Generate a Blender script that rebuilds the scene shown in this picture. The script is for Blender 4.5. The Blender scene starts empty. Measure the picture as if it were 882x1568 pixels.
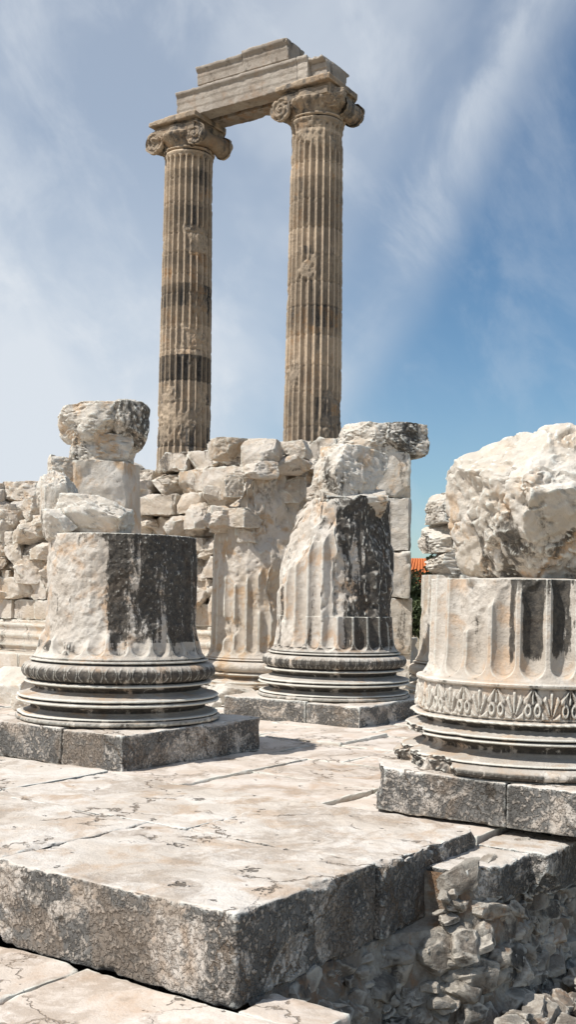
import bpy, math, random
import numpy as np
from mathutils import Vector, Matrix

scene = bpy.context.scene
scene.view_settings.view_transform = 'Standard'
scene.view_settings.look = 'None'
scene.view_settings.exposure = 0

# ------------------------------------------------------------------ noise
def _h(ix, iy, iz, seed):
    n = (ix * 374761393 + iy * 668265263 + iz * 2147483647 + seed * 1274126177) & 0xFFFFFFFF
    n = ((n ^ (n >> 13)) * 1274126177) & 0xFFFFFFFF
    n = ((n ^ (n >> 16)) * 2246822519) & 0xFFFFFFFF
    n = n ^ (n >> 15)
    return (n & 0xFFFFFF) / float(0xFFFFFF)

def vn(P, seed=0):
    P = np.asarray(P, dtype=np.float64)
    i = np.floor(P).astype(np.int64)
    f = P - i
    u = f * f * (3 - 2 * f)
    x, y, z = i[:, 0], i[:, 1], i[:, 2]
    def c(a, b, d):
        return _h(x + a, (y + b) * 7 + 3, (z + d) * 13 + 5, seed)
    ux, uy, uz = u[:, 0], u[:, 1], u[:, 2]
    x00 = c(0, 0, 0) * (1 - ux) + c(1, 0, 0) * ux
    x10 = c(0, 1, 0) * (1 - ux) + c(1, 1, 0) * ux
    x01 = c(0, 0, 1) * (1 - ux) + c(1, 0, 1) * ux
    x11 = c(0, 1, 1) * (1 - ux) + c(1, 1, 1) * ux
    return (x00 * (1 - uy) + x10 * uy) * (1 - uz) + (x01 * (1 - uy) + x11 * uy) * uz

def fbm(P, octv=4, seed=0, gain=0.5):
    P = np.asarray(P, dtype=np.float64) + 100.37
    a = 1.0; s = 0; t = 0
    for o in range(octv):
        s = s + a * (vn(P, seed + o * 17) * 2 - 1); t += a
        a *= gain; P = P * 2.03 + 11.7
    return s / t

def ss(a, b, x):
    t = np.clip((x - a) / (b - a), 0, 1)
    return t * t * (3 - 2 * t)

# ------------------------------------------------------------------ mesh accumulation
class Acc:
    def __init__(s):
        s.V = []; s.F = []; s.C = []; s.n = 0
    def add(s, V, F, col=(0.5, 0.0, 0.5)):
        V = np.asarray(V); F = np.asarray(F)
        C = np.asarray(col, dtype=np.float64)
        if C.ndim == 1:
            C = np.tile(C, (len(V), 1))
        s.V.append(V); s.F.append(F + s.n); s.C.append(C); s.n += len(V)
    def build(s, name, mat, origin=(0, 0, 0), parent=None, smooth=True, sharp=None):
        V = np.concatenate(s.V) - np.array(origin)
        F = np.concatenate(s.F); C = np.concatenate(s.C)
        me = bpy.data.meshes.new(name)
        me.vertices.add(len(V)); me.vertices.foreach_set("co", V.astype(np.float32).ravel())
        me.loops.add(F.size); me.loops.foreach_set("vertex_index", F.astype(np.int32).ravel())
        me.polygons.add(len(F))
        k = F.shape[1]
        me.polygons.foreach_set("loop_start", (np.arange(len(F)) * k).astype(np.int32))
        me.polygons.foreach_set("loop_total", np.full(len(F), k, dtype=np.int32))
        me.polygons.foreach_set("use_smooth", np.full(len(F), smooth, dtype=bool))
        me.update(calc_edges=True)
        me.validate()
        at = me.color_attributes.new("wx", 'FLOAT_COLOR', 'POINT')
        CC = np.ones((len(V), 4), dtype=np.float32); CC[:, :3] = C
        at.data.foreach_set("color", CC.ravel())
        if sharp:
            try: me.set_sharp_from_angle(angle=math.radians(sharp))
            except Exception as ex: print("sharp", ex)
        me.materials.append(mat)
        ob = bpy.data.objects.new(name, me)
        scene.collection.objects.link(ob)
        ob.location = origin
        if parent:
            ob.parent = parent
            ob.location = Vector(origin) - parent.location
        return ob

def empty(name, loc):
    e = bpy.data.objects.new(name, None)
    e.location = loc; e.empty_display_size = 0.3
    scene.collection.objects.link(e)
    return e

_cache = {}
def lattice(nx, ny, nz):
    key = (nx, ny, nz)
    if key in _cache: return _cache[key]
    N = (nx, ny, nz); idx = {}; V = []; F = []
    def g(p):
        if p not in idx:
            idx[p] = len(V); V.append([2 * p[k] / N[k] - 1 for k in range(3)])
        return idx[p]
    for ax in range(3):
        u = (ax + 1) % 3; v = (ax + 2) % 3
        for side in (0, 1):
            for i in range(N[u]):
                for j in range(N[v]):
                    q = []
                    for (a, b) in ((i, j), (i + 1, j), (i + 1, j + 1), (i, j + 1)):
                        p = [0, 0, 0]; p[ax] = side * N[ax]; p[u] = a; p[v] = b
                        q.append(g(tuple(p)))
                    if side == 0: q.reverse()
                    F.append(q)
    _cache[key] = (np.array(V), np.array(F))
    return _cache[key]

def rotz(V, t):
    c, s = math.cos(t), math.sin(t)
    R = np.array([[c, -s, 0], [s, c, 0], [0, 0, 1]])
    return V @ R.T

def apply_cuts(P, cuts, seed=0, rough=0.03, fr=2.5):
    for k, (n, d) in enumerate(cuts):
        n = np.array(n, float); n /= np.linalg.norm(n)
        s = P @ n - d
        m = s > -rough * 1.5
        if not m.any(): continue
        Q = P[m]
        s2 = s[m] + rough * fbm(Q * fr + k * 5.1, 4, seed + k, 0.55)
        P = P.copy(); P[m] = Q - np.outer(np.maximum(s2, 0), n)
    return P

def block(center, half, theta=0, step=0.05, r0=0.012, chip=0.05, rough=0.008, seed=0, cuts=(), tilt=(0, 0), maxn=90, yprof=None, cutrough=0.04):
    h = np.array(half, float)
    n = [int(min(maxn, max(4, round(2 * hh / step)))) for hh in h]
    V, F = lattice(*n)
    V = np.sign(V) * (1 - (1 - np.abs(V)) ** 1.25)
    P = V * h
    off = np.array([seed * 3.17, seed * 1.31, seed * 2.73])
    if chip > 0:
        c = ss(0.15, 0.5, fbm((P + off) * 2.6, 4, 5, 0.6)) * chip + ss(0.1, 0.5, fbm((P + off) * 9, 3, 9, 0.6)) * chip * 0.4
    else:
        c = np.zeros(len(P))
    r = np.minimum(r0 + c, h.min() * 0.9)[:, None]
    q = np.clip(P, -(h - r), (h - r))
    d = P - q
    L = np.linalg.norm(d, axis=1)[:, None]; L[L < 1e-9] = 1
    dn = d / L
    P = q + dn * r
    if rough > 0:
        P = P + dn * (fbm((P + off) * 6, 4, 21, 0.6)[:, None] * rough * 1.5 + fbm((P + off) * 1.3, 2, 31)[:, None] * rough * 1.5)
    if yprof is not None:
        P[:, 1] = P[:, 1] * yprof(P[:, 2] / h[2])
    P = apply_cuts(P, cuts, seed, rough=cutrough, fr=4)
    if tilt[0] or tilt[1]:
        R = np.array(Matrix.Rotation(tilt[0], 3, 'X') @ Matrix.Rotation(tilt[1], 3, 'Y'))
        P = P @ R.T
    return rotz(P, theta) + np.array(center), F

def unit_rock(n, seed, ncut, round_, rough, cuts, depth):
    rnd = random.Random(seed * 7 + 1)
    V, F = lattice(n, n, n)
    nrm = V / np.linalg.norm(V, axis=1)[:, None]
    P = (V * (1 - round_) + nrm * round_ * 1.15)
    cs = list(cuts)
    for k in range(ncut):
        v = np.array([rnd.gauss(0, 1), rnd.gauss(0, 1), rnd.gauss(0, 0.9)])
        v /= np.linalg.norm(v)
        cs.append((v, rnd.uniform(1.0 - depth, 1.12)))
    P = apply_cuts(P, cs, seed, rough=0.09, fr=2.6)
    off = seed * 2.1
    dn = P / np.maximum(np.linalg.norm(P, axis=1), 1e-6)[:, None]
    f1 = fbm(P * 1.9 + off, 5, 7, 0.6)
    f2 = 1 - np.abs(fbm(P * 3.1 + off, 4, 3, 0.55)) * 2.4
    P = P + dn * (f1 * rough * 1.5 - ss(0.7, 1, f2) * rough * 0.55 + fbm(P * 9 + off, 2, 77) * rough * 0.35)[:, None]
    return P, F

def rock(center, half, theta=0, n=16, seed=0, ncut=9, round_=0.45, rough=0.06, cuts=(), depth=0.25, tilt=(0, 0)):
    P, F = unit_rock(n, seed, ncut, round_, rough, cuts, depth)
    P = P * np.array(half, float)
    if tilt[0] or tilt[1]:
        R = np.array(Matrix.Rotation(tilt[0], 3, 'X') @ Matrix.Rotation(tilt[1], 3, 'Y'))
        P = P @ R.T
    return rotz(P, theta) + np.array(center), F

LIB = [unit_rock(8, 900 + k, 11, 0.45, 0.08, (), 0.38) for k in range(36)]
def librock(rg, center, half, theta, tilt):
    P, F = LIB[rg.randrange(len(LIB))]
    R = np.array(Matrix.Rotation(rg.uniform(0, 6.28), 3, 'Z') @ Matrix.Rotation(rg.choice((0, 1.57, 3.14)), 3, 'X'))
    P = (P @ R.T) * np.array(half)
    R = np.array(Matrix.Rotation(tilt[0], 3, 'X') @ Matrix.Rotation(tilt[1], 3, 'Y'))
    return rotz(P @ R.T, theta) + np.array(center), F

def lathe(zs, rs, N, flute=None, nfl=24, phase=0.0, seed=0, worn=None, erode=0.05, ero_scale=1.3, fine=0.006,
          cuts=(), deco=None, stain=None, tint=None, warm=0.5, warmf=None, cutrough=0.05, topamp=0.05, crough_fr=2.5, keep=None, wornk=0.88):
    th = np.linspace(0, 2 * math.pi, N, endpoint=False)
    Z, T = np.meshgrid(zs, th, indexing='ij')
    R = np.repeat(np.array(rs)[:, None], N, axis=1).astype(float)
    P0 = np.stack([R * np.cos(T), R * np.sin(T), Z], -1).reshape(-1, 3)
    so = seed * 5.3
    e = fbm(P0 * ero_scale + so, 4, 2, 0.6)
    E = ss(0.12, 0.34, e).reshape(Z.shape)
    W = np.clip(worn(T, Z), 0, 1) if worn is not None else 0 * Z
    E = np.clip(E + W, 0, 1)
    if keep is not None:
        E = E * keep(T, Z)
    if flute is not None:
        zb, zt, dep = flute
        u = ((T / (2 * math.pi) * nfl + phase) % 1.0)
        s = np.clip((u - 0.08) / 0.84, 0, 1)
        fl = np.power(np.sin(math.pi * s), 0.6)
        wid = math.pi * 0.92 / nfl
        x = (s - 0.5) * 2
        endb = ss(0, 0.03, (Z - zb) - wid * (1 - np.sqrt(np.clip(1 - x * x, 0, 1))))
        endt = ss(0, 0.03, (zt - Z) - wid * (1 - np.sqrt(np.clip(1 - x * x, 0, 1))))
        R = R - dep * fl * endb * endt * (1 - wornk * E)
        R = R - dep * 0.6 * W
    if deco is not None:
        R = R + deco(T, Z) * (1 - E)
    R = R - E * erode
    R = R + (fbm(P0 * 9 + so, 4, 8, 0.6) * fine).reshape(Z.shape) * (1 + 2.5 * E)
    R = R + (fbm(P0 * 3.0 + so, 4, 12, 0.6)).reshape(Z.shape) * fine * 3.5 * E
    P = np.stack([R * np.cos(T), R * np.sin(T), Z], -1)
    rows = [P[i] for i in range(len(zs))]
    last = rows[-1]
    K = 14
    for k in range(1, K + 1):
        f = 1 - k / (K + 0.2)
        q = last.copy(); q[:, 0] *= f; q[:, 1] *= f
        q[:, 2] = last[:, 2] + topamp * fbm(np.stack([q[:, 0] * 2.2, q[:, 1] * 2.2, q[:, 0] * 0 + so], -1), 3, 4) * ss(0, 0.25, 1 - f)
        rows.append(q)
    G_ = np.stack(rows)
    nr = len(rows)
    V = G_.reshape(-1, 3)
    a = np.arange(nr - 1)[:, None] * N + np.arange(N)[None, :]
    b = np.arange(nr - 1)[:, None] * N + (np.arange(N)[None, :] + 1) % N
    F = np.stack([a, b, b + N, a + N], -1).reshape(-1, 4)
    V = apply_cuts(V, cuts, seed, rough=cutrough, fr=crough_fr)
    C = np.zeros((len(V), 3)); C[:, 0] = 0.5; C[:, 2] = warm
    ang = np.tile(th, nr); zz = np.concatenate([Z.ravel(), np.repeat(Z[-1][0], N * K)])
    if stain is not None: C[:, 1] = stain(ang, zz)
    if tint is not None: C[:, 0] = tint(ang, zz)
    if warmf is not None: C[:, 2] = warmf(ang, zz)
    return V, F, C

# ------------------------------------------------------------------ materials
def stone(name, light, mid, warm, dark, roughtex=0.5, pit=0.0, streak=(1.6, 0.35), toplight=0.5, bumpd=0.02, thr=(0.60, 0.70),
          scl=1.0, speck=0.35, side=None, cracks=0.0, stw=0.5, hollow=0.6):
    m = bpy.data.materials.new(name); m.use_nodes = True
    nt = m.node_tree; N = nt.nodes; L = nt.links
    bs = N["Principled BSDF"]; bs.inputs["Roughness"].default_value = 0.88
    bs.inputs["Specular IOR Level"].default_value = 0.25
    geo = N.new("ShaderNodeNewGeometry")
    att = N.new("ShaderNodeAttribute"); att.attribute_name = "wx"
    sep = N.new("ShaderNodeSeparateColor"); L.new(att.outputs["Color"], sep.inputs[0])
    def noise(scale, detail=5, rough=0.6, vec=None, dist=0.0, out="Fac"):
        n = N.new("ShaderNodeTexNoise"); n.inputs["Scale"].default_value = scale
        n.inputs["Detail"].default_value = detail; n.inputs["Roughness"].default_value = rough
        n.inputs["Distortion"].default_value = dist
        L.new(vec if vec is not None else geo.outputs["Position"], n.inputs["Vector"]); return n.outputs[out]
    def mr(x, a, b, c=0.0, d=1.0):
        n = N.new("ShaderNodeMapRange"); n.interpolation_type = 'SMOOTHSTEP'
        L.new(x, n.inputs[0]); n.inputs[1].default_value = a; n.inputs[2].default_value = b
        n.inputs[3].default_value = c; n.inputs[4].default_value = d; return n.outputs[0]
    def math_(op, a, b):
        n = N.new("ShaderNodeMath"); n.operation = op
        for k, v in enumerate((a, b)):
            if isinstance(v, (int, float)): n.inputs[k].default_value = v
            else: L.new(v, n.inputs[k])
        return n.outputs[0]
    def mix(f, a, b, mode='MIX'):
        n = N.new("ShaderNodeMix"); n.data_type = 'RGBA'; n.blend_type = mode
        if isinstance(f, (int, float)): n.inputs[0].default_value = f
        else: L.new(f, n.inputs[0])
        for k, v in ((6, a), (7, b)):
            if isinstance(v, tuple): n.inputs[k].default_value = (*v, 1)
            else: L.new(v, n.inputs[k])
        return n.outputs[2]
    sx = N.new("ShaderNodeSeparateXYZ"); L.new(geo.outputs["Normal"], sx.inputs[0])
    fine = noise(17 * scl, 5, 0.72)
    vfine = noise(60, 3, 0.65)
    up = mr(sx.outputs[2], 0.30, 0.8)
    mp = N.new("ShaderNodeMapping"); L.new(geo.outputs["Position"], mp.inputs[0])
    mp.inputs["Scale"].default_value = (streak[0], streak[0], streak[1])
    big = noise(1.3 * scl, 7, 0.68, dist=0.5)
    col = mix(mr(big, 0.40, 0.60), light, mid)
    warmn = noise(2.3 * scl, 5, 0.65, dist=0.4)
    col = mix(math_('MULTIPLY', mr(warmn, 0.50, 0.64), sep.outputs[2]), col, warm)
    col = mix(mr(fine, 0.38, 0.66, 0.0, 0.45), col, mid)
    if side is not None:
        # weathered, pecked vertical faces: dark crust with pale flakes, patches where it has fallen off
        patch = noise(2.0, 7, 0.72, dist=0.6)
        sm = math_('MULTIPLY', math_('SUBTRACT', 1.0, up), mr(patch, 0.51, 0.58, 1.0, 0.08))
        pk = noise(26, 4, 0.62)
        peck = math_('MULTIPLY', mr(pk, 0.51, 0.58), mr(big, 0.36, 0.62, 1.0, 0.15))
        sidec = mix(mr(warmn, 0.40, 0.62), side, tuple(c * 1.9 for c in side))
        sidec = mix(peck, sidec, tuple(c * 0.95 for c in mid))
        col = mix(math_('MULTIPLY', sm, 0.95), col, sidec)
    st = math_('ADD', noise(1.7, 7, 0.66, mp.outputs[0], 0.3), math_('MULTIPLY', sep.outputs[1], stw))
    st = math_('ADD', st, math_('MULTIPLY', math_('SUBTRACT', fine, 0.5), 0.25))
    stm = mr(st, thr[0], thr[1])
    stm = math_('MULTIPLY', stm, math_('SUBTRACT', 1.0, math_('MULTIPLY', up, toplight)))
    darkv = mix(mr(fine, 0.40, 0.62), dark, (dark[0] * 3.6, dark[1] * 3.2, dark[2] * 2.7))
    col = mix(math_('MULTIPLY', stm, 0.92), col, darkv)
    if speck > 0:
        col = mix(math_('MULTIPLY', mr(vfine, 0.60, 0.70), speck), col, tuple(c * 1.8 for c in dark))
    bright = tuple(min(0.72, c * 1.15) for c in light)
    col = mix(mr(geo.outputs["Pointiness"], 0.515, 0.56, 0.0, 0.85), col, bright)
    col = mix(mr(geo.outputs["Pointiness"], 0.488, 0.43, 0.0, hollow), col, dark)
    crk = None
    if cracks > 0:
        wv = N.new("ShaderNodeVectorMath"); wv.operation = 'ADD'
        nn = noise(1.3, 6, 0.62, out="Color")
        sc_ = N.new("ShaderNodeVectorMath"); sc_.operation = 'SCALE'; sc_.inputs["Scale"].default_value = 1.3
        L.new(nn, sc_.inputs[0]); L.new(geo.outputs["Position"], wv.inputs[0]); L.new(sc_.outputs[0], wv.inputs[1])
        vo = N.new("ShaderNodeTexVoronoi"); vo.feature = 'DISTANCE_TO_EDGE'; vo.inputs["Scale"].default_value = 0.7
        L.new(wv.outputs[0], vo.inputs["Vector"])
        crk = math_('MULTIPLY', mr(vo.outputs["Distance"], 0.014, 0.004), mr(noise(1.1, 4, 0.6), 0.48, 0.56))
        col = mix(math_('MULTIPLY', crk, cracks), col, (0.17, 0.13, 0.095))
        # brown dried-flow stains and small solution pits on the tread
        fl = math_('MULTIPLY', mr(noise(0.9, 6, 0.66, dist=1.2), 0.50, 0.58), mr(fine, 0.35, 0.55, 0.3, 0.85))
        col = mix(math_('MULTIPLY', fl, 0.62), col, (0.31, 0.24, 0.18))
        pitn = mr(noise(3.1, 4, 0.75), 0.635, 0.665)
        col = mix(math_('MULTIPLY', pitn, 0.8), col, (0.085, 0.07, 0.055))
        crk = math_('MAXIMUM', crk, pitn)
    tn = math_('ADD', math_('MULTIPLY', sep.outputs[0], 1.0), 0.5)
    cb = N.new("ShaderNodeCombineColor")
    for k in range(3): L.new(tn, cb.inputs[k])
    col = mix(1.0, col, cb.outputs[0], 'MULTIPLY')
    L.new(col, bs.inputs["Base Color"])
    h = math_('ADD', math_('MULTIPLY', noise(6, 8, 0.72), 1.0), math_('MULTIPLY', vfine, 0.22))
    if pit > 0 and side is not None:
        h = math_('ADD', h, math_('MULTIPLY', math_('MULTIPLY', mr(pk, 0.45, 0.62), math_('SUBTRACT', 1.0, up)), pit))
    if crk is not None:
        h = math_('SUBTRACT', h, math_('MULTIPLY', crk, 0.8))
    b = N.new("ShaderNodeBump"); b.inputs["Strength"].default_value = roughtex; b.inputs["Distance"].default_value = bumpd
    L.new(h, b.inputs["Height"]); L.new(b.outputs[0], bs.inputs["Normal"])
    return m

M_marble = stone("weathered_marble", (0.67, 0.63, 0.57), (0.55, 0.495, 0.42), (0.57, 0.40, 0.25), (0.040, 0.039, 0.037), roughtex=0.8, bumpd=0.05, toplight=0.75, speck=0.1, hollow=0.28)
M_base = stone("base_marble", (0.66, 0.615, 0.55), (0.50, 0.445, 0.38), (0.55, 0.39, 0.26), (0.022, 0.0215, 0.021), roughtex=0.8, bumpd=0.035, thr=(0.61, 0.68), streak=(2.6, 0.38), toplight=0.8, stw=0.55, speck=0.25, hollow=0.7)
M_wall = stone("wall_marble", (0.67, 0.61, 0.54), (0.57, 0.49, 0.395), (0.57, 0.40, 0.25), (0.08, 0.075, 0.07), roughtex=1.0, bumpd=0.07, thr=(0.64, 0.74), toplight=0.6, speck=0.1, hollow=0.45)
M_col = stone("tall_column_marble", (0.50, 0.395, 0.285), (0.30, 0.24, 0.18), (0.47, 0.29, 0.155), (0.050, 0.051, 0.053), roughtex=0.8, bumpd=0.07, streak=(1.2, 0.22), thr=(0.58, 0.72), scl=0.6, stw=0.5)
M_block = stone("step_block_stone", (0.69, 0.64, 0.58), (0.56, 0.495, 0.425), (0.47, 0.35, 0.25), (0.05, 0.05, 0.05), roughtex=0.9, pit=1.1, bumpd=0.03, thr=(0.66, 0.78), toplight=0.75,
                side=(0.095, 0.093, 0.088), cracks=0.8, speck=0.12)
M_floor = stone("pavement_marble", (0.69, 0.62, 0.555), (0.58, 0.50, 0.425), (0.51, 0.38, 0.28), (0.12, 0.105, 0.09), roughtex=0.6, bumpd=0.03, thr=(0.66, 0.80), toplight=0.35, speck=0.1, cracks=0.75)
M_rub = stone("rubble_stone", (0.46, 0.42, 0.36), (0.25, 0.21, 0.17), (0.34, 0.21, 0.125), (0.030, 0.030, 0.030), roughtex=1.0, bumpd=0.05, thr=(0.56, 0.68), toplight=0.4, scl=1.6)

def simple(name, col, col2, scale=3, rough=0.9, bump=0.3):
    m = bpy.data.materials.new(name); m.use_nodes = True
    nt = m.node_tree; N = nt.nodes; L = nt.links; bs = N["Principled BSDF"]
    bs.inputs["Roughness"].default_value = rough
    geo = N.new("ShaderNodeNewGeometry")
    n = N.new("ShaderNodeTexNoise"); n.inputs["Scale"].default_value = scale; n.inputs["Detail"].default_value = 8
    L.new(geo.outputs["Position"], n.inputs["Vector"])
    mx = N.new("ShaderNodeMix"); mx.data_type = 'RGBA'; mx.inputs[6].default_value = (*col, 1); mx.inputs[7].default_value = (*col2, 1)
    mr = N.new("ShaderNodeMapRange"); mr.inputs[1].default_value = 0.35; mr.inputs[2].default_value = 0.65
    L.new(n.outputs["Fac"], mr.inputs[0]); L.new(mr.outputs[0], mx.inputs[0]); L.new(mx.outputs[2], bs.inputs["Base Color"])
    b = N.new("ShaderNodeBump"); b.inputs["Strength"].default_value = bump; b.inputs["Distance"].default_value = 0.03
    L.new(n.outputs["Fac"], b.inputs["Height"]); L.new(b.outputs[0], bs.inputs["Normal"])
    return m
M_ground = simple("dry_earth", (0.30, 0.24, 0.17), (0.20, 0.17, 0.11), 1.5)
M_leaf = simple("olive_leaf", (0.05, 0.075, 0.025), (0.11, 0.13, 0.05), 2.5, 0.7)
M_bark = simple("bark", (0.12, 0.09, 0.06), (0.07, 0.05, 0.035), 8)
M_plaster = simple("plaster", (0.55, 0.48, 0.38), (0.48, 0.41, 0.32), 2)
M_tile = simple("roof_tile", (0.60, 0.19, 0.05), (0.48, 0.13, 0.04), 6)
M_glass = simple("window_dark", (0.03, 0.035, 0.04), (0.05, 0.05, 0.06), 2, 0.2)

# ------------------------------------------------------------------ site grid
TH = math.radians(-35)
Av = np.array([math.cos(TH), math.sin(TH), 0])
Bv = np.array([-math.sin(TH), math.cos(TH), 0])
P0 = np.array([-0.26, 6.26, 0.0])
def G(a, b, z=0.0):
    return P0 - a * Av + b * Bv + np.array([0, 0, z])
rnd = random.Random(11)

# ------------------------------------------------------------------ ground sheet
acc = Acc()
g = np.concatenate([-np.geomspace(3000, 8, 26), np.linspace(-7, 30, 60), np.geomspace(32, 3000, 24)])
gx = np.concatenate([-np.geomspace(3000, 16, 24), np.linspace(-15, 15, 50), np.geomspace(16, 3000, 24)])
GX, GY = np.meshgrid(gx, g, indexing='ij')
near = np.exp(-((GX / 60) ** 2 + (GY / 60) ** 2))
GZ = -1.5 + 0.12 * fbm(np.stack([GX.ravel(), GY.ravel(), GX.ravel() * 0], -1) * 0.5, 4, 3).reshape(GX.shape) * near
GZ += ss(55, 100, GY) * 1.5
V = np.stack([GX, GY, GZ], -1).reshape(-1, 3)
nx, ny = GX.shape
i = np.arange(nx - 1)[:, None] * ny + np.arange(ny - 1)[None, :]
F = np.stack([i, i + ny, i + ny + 1, i + 1], -1).reshape(-1, 4)
acc.add(V, F); acc.build("ground", M_ground)

# ------------------------------------------------------------------ temple platform
PL = empty("temple_platform", tuple(G(0, 0, -0.5)))
def rect_core(a0, a1, b0, b1, z0, z1, name):
    acc = Acc()
    c = G((a0 + a1) / 2, (b0 + b1) / 2, (z0 + z1) / 2)
    V, F = block(c, (abs(a1 - a0) / 2, abs(b1 - b0) / 2, (z1 - z0) / 2), TH, step=0.6, r0=0.01, chip=0, rough=0)
    acc.add(V, F, (0.35, 0.3, 0.5)); acc.build(name, M_rub, tuple(c), PL)
rect_core(0.45, 28, 0.55, 30, -1.6, -0.2, "core_fill")
rect_core(-0.3, 22, -8, 0.05, -1.6, -0.63, "lower_core_fill")

acc = Acc()
def slabAB(acc, a0, a1, b0, b1, ztop, h, seed, step=0.04, chip=0.05, rough=0.008, col=(0.5, 0.2, 0.4), cuts=(), gap=0.004, tilt=(0, 0), r0=0.012, cutrough=0.04):
    c = G((a0 + a1) / 2, (b0 + b1) / 2, ztop - h / 2)
    V, F = block(c, ((a1 - a0) / 2 - gap, (b1 - b0) / 2 - gap, h / 2), TH, step, r0, chip, rough, seed, cuts, tilt, maxn=110, cutrough=cutrough)
    acc.add(V, F, col)
slabAB(acc, 0.0, 2.08, 0, 1.56, 0.05, 0.55, 3, step=0.02, chip=0.08, rough=0.012, col=(0.5, 0.05, 0.8), cuts=[((-0.1, -0.9, 0.75), 0.83)], cutrough=0.08, r0=0.02)
slabAB(acc, 2.08, 4.4, -0.01, 1.60, 0.047, 0.55, 8, step=0.025, chip=0.08, rough=0.012, col=(0.52, 0.05, 0.7), r0=0.02, gap=0.008)
slabAB(acc, 4.4, 7.0, 0.01, 1.6, 0.05, 0.54, 14, step=0.04, col=(0.5, 0.1, 0.3))
slabAB(acc, 7.0, 9.6, 0.01, 1.6, 0.05, 0.54, 15, step=0.06, col=(0.5, 0.1, 0.3))
slabAB(acc, -0.05, 1.75, 1.567, 3.15, 0.043, 0.52, 21, step=0.02, chip=0.10, rough=0.014, col=(0.5, 0.1, 0.8),
       cuts=[((0.9, 0.75, -0.1), 1.06), ((0.95, 0.1, -0.6), 0.84), ((0.5, 0.9, -0.5), 0.94), ((0.9, -0.2, 0.7), 0.93), ((0.8, 0.3, 0.6), 0.98)], cutrough=0.09, r0=0.02)
slabAB(acc, 1.75, 4.1, 1.62, 3.2, 0.030, 0.50, 25, step=0.03, chip=0.07, rough=0.01, col=(0.52, 0.0, 0.9), gap=0.010)
slabAB(acc, 4.1, 6.6, 1.61, 3.2, 0.04, 0.50, 28, step=0.04, chip=0.05, col=(0.52, 0.0, 0.6))
slabAB(acc, 6.6, 9.4, 1.61, 3.2, 0.045, 0.50, 29, step=0.06, chip=0.05, col=(0.52, 0.0, 0.4))
slabAB(acc, -0.46, 0.3, 2.25, 3.12, -0.10, 0.30, 333, step=0.022, chip=0.12, rough=0.014, col=(0.46, 0.1, 1.0), cuts=[((0.9, -0.6, 0.0), 0.42), ((0.9, -0.2, -0.6), 0.36)], cutrough=0.08)
slabAB(acc, -0.60, 0.0, 3.12, 3.95, -0.10, 0.34, 334, step=0.022, chip=0.12, rough=0.014, col=(0.42, 0.15, 1.0), cuts=[((0.9, -0.3, -0.6), 0.33)], cutrough=0.08)
slabAB(acc, -0.62, 0.0, 3.95, 5.2, -0.08, 0.34, 335, step=0.03, chip=0.12, rough=0.014, col=(0.44, 0.15, 1.0), cutrough=0.08)
acc.build("edge_blocks", M_block, tuple(G(1, 1, 0)), PL, sharp=40)

# upper pavement
acc = Acc()
b = 3.22; k = 40
while b < 24:
    bw = rnd.uniform(0.95, 1.45)
    a = (0.01 if b < 5.2 else -0.5) + rnd.uniform(0.0, 0.04)
    while a < 18:
        aw = rnd.uniform(0.8, 1.7)
        d = math.hypot(*G(a, b)[:2])
        k += 1
        zt = -0.005 + rnd.uniform(-0.02, 0.012)
        if a < 0.6: zt -= 0.05
        slabAB(acc, a, a + aw, b, b + bw, zt, 0.25 if a < 0.6 else 0.16, k, step=0.035 if d < 15 else 0.12, chip=0.06, rough=0.010,
               col=(rnd.uniform(0.42, 0.56), rnd.uniform(0.0, 0.15), rnd.uniform(0.2, 1.0)), gap=0.007, r0=0.008,
               tilt=(rnd.gauss(0, 0.005), rnd.gauss(0, 0.005)))
        a += aw
    b += bw
acc.build("upper_pavement", M_floor, tuple(G(3, 6, 0)), PL, sharp=40)

# lower pavement
acc = Acc()
b = -0.02; k = 400
while b > -6:
    bw = rnd.uniform(1.0, 1.5)
    a = -0.62 + rnd.uniform(0.0, 0.2)
    while a < 12:
        aw = rnd.uniform(1.2, 2.2); k += 1
        slabAB(acc, a, a + aw, b - bw, b + 0.0, -0.49 + rnd.uniform(-0.012, 0.012), 0.2, k, step=0.04, chip=0.06,
               col=(rnd.uniform(0.48, 0.56), 0.0, rnd.uniform(0.3, 0.8)), gap=0.006, r0=0.008, tilt=(rnd.gauss(0, 0.004), rnd.gauss(0, 0.004)))
        a += aw
    b -= bw
slabAB(acc, -0.56, -0.02, -0.02, 0.35, -0.485, 0.2, 777, step=0.025, chip=0.09, col=(0.5, 0.05, 0.6))
acc.build("lower_pavement", M_floor, tuple(G(3, -2, -0.5)), PL, sharp=40)

# ------------------------------------------------------------------ rubble masonry below the platform edge
rr = random.Random(5)
def face_a(bb, z):
    t = ss(1.6, 2.4, bb)
    base = 0.10 * (1 - t) - 0.33 * t
    return base - (-z - 0.1) * 0.22
bs_ = np.linspace(0.12, 10, 330); zs_ = np.linspace(-0.12, -1.65, 56)
BB, ZZ = np.meshgrid(bs_, zs_, indexing='ij')
Q = np.stack([BB.ravel(), ZZ.ravel(), 0 * BB.ravel()], -1)
A0 = face_a(BB, ZZ) - (fbm(Q * 4, 5, 71, 0.65) * 0.10).reshape(BB.shape)
A0 = np.where((BB < 2.2) & (ZZ > -0.46), A0 + 0.3, A0)
W_ = P0[None, None, :] - A0[..., None] * Av + BB[..., None] * Bv + ZZ[..., None] * np.array([0, 0, 1.0])
n2 = len(zs_)
i = np.arange(len(bs_) - 1)[:, None] * n2 + np.arange(n2 - 1)[None, :]
acc = Acc()
acc.add(W_.reshape(-1, 3), np.stack([i, i + 1, i + n2 + 1, i + n2], -1).reshape(-1, 4)[:, ::-1], (0.4, 0.05, 1.0))
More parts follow.
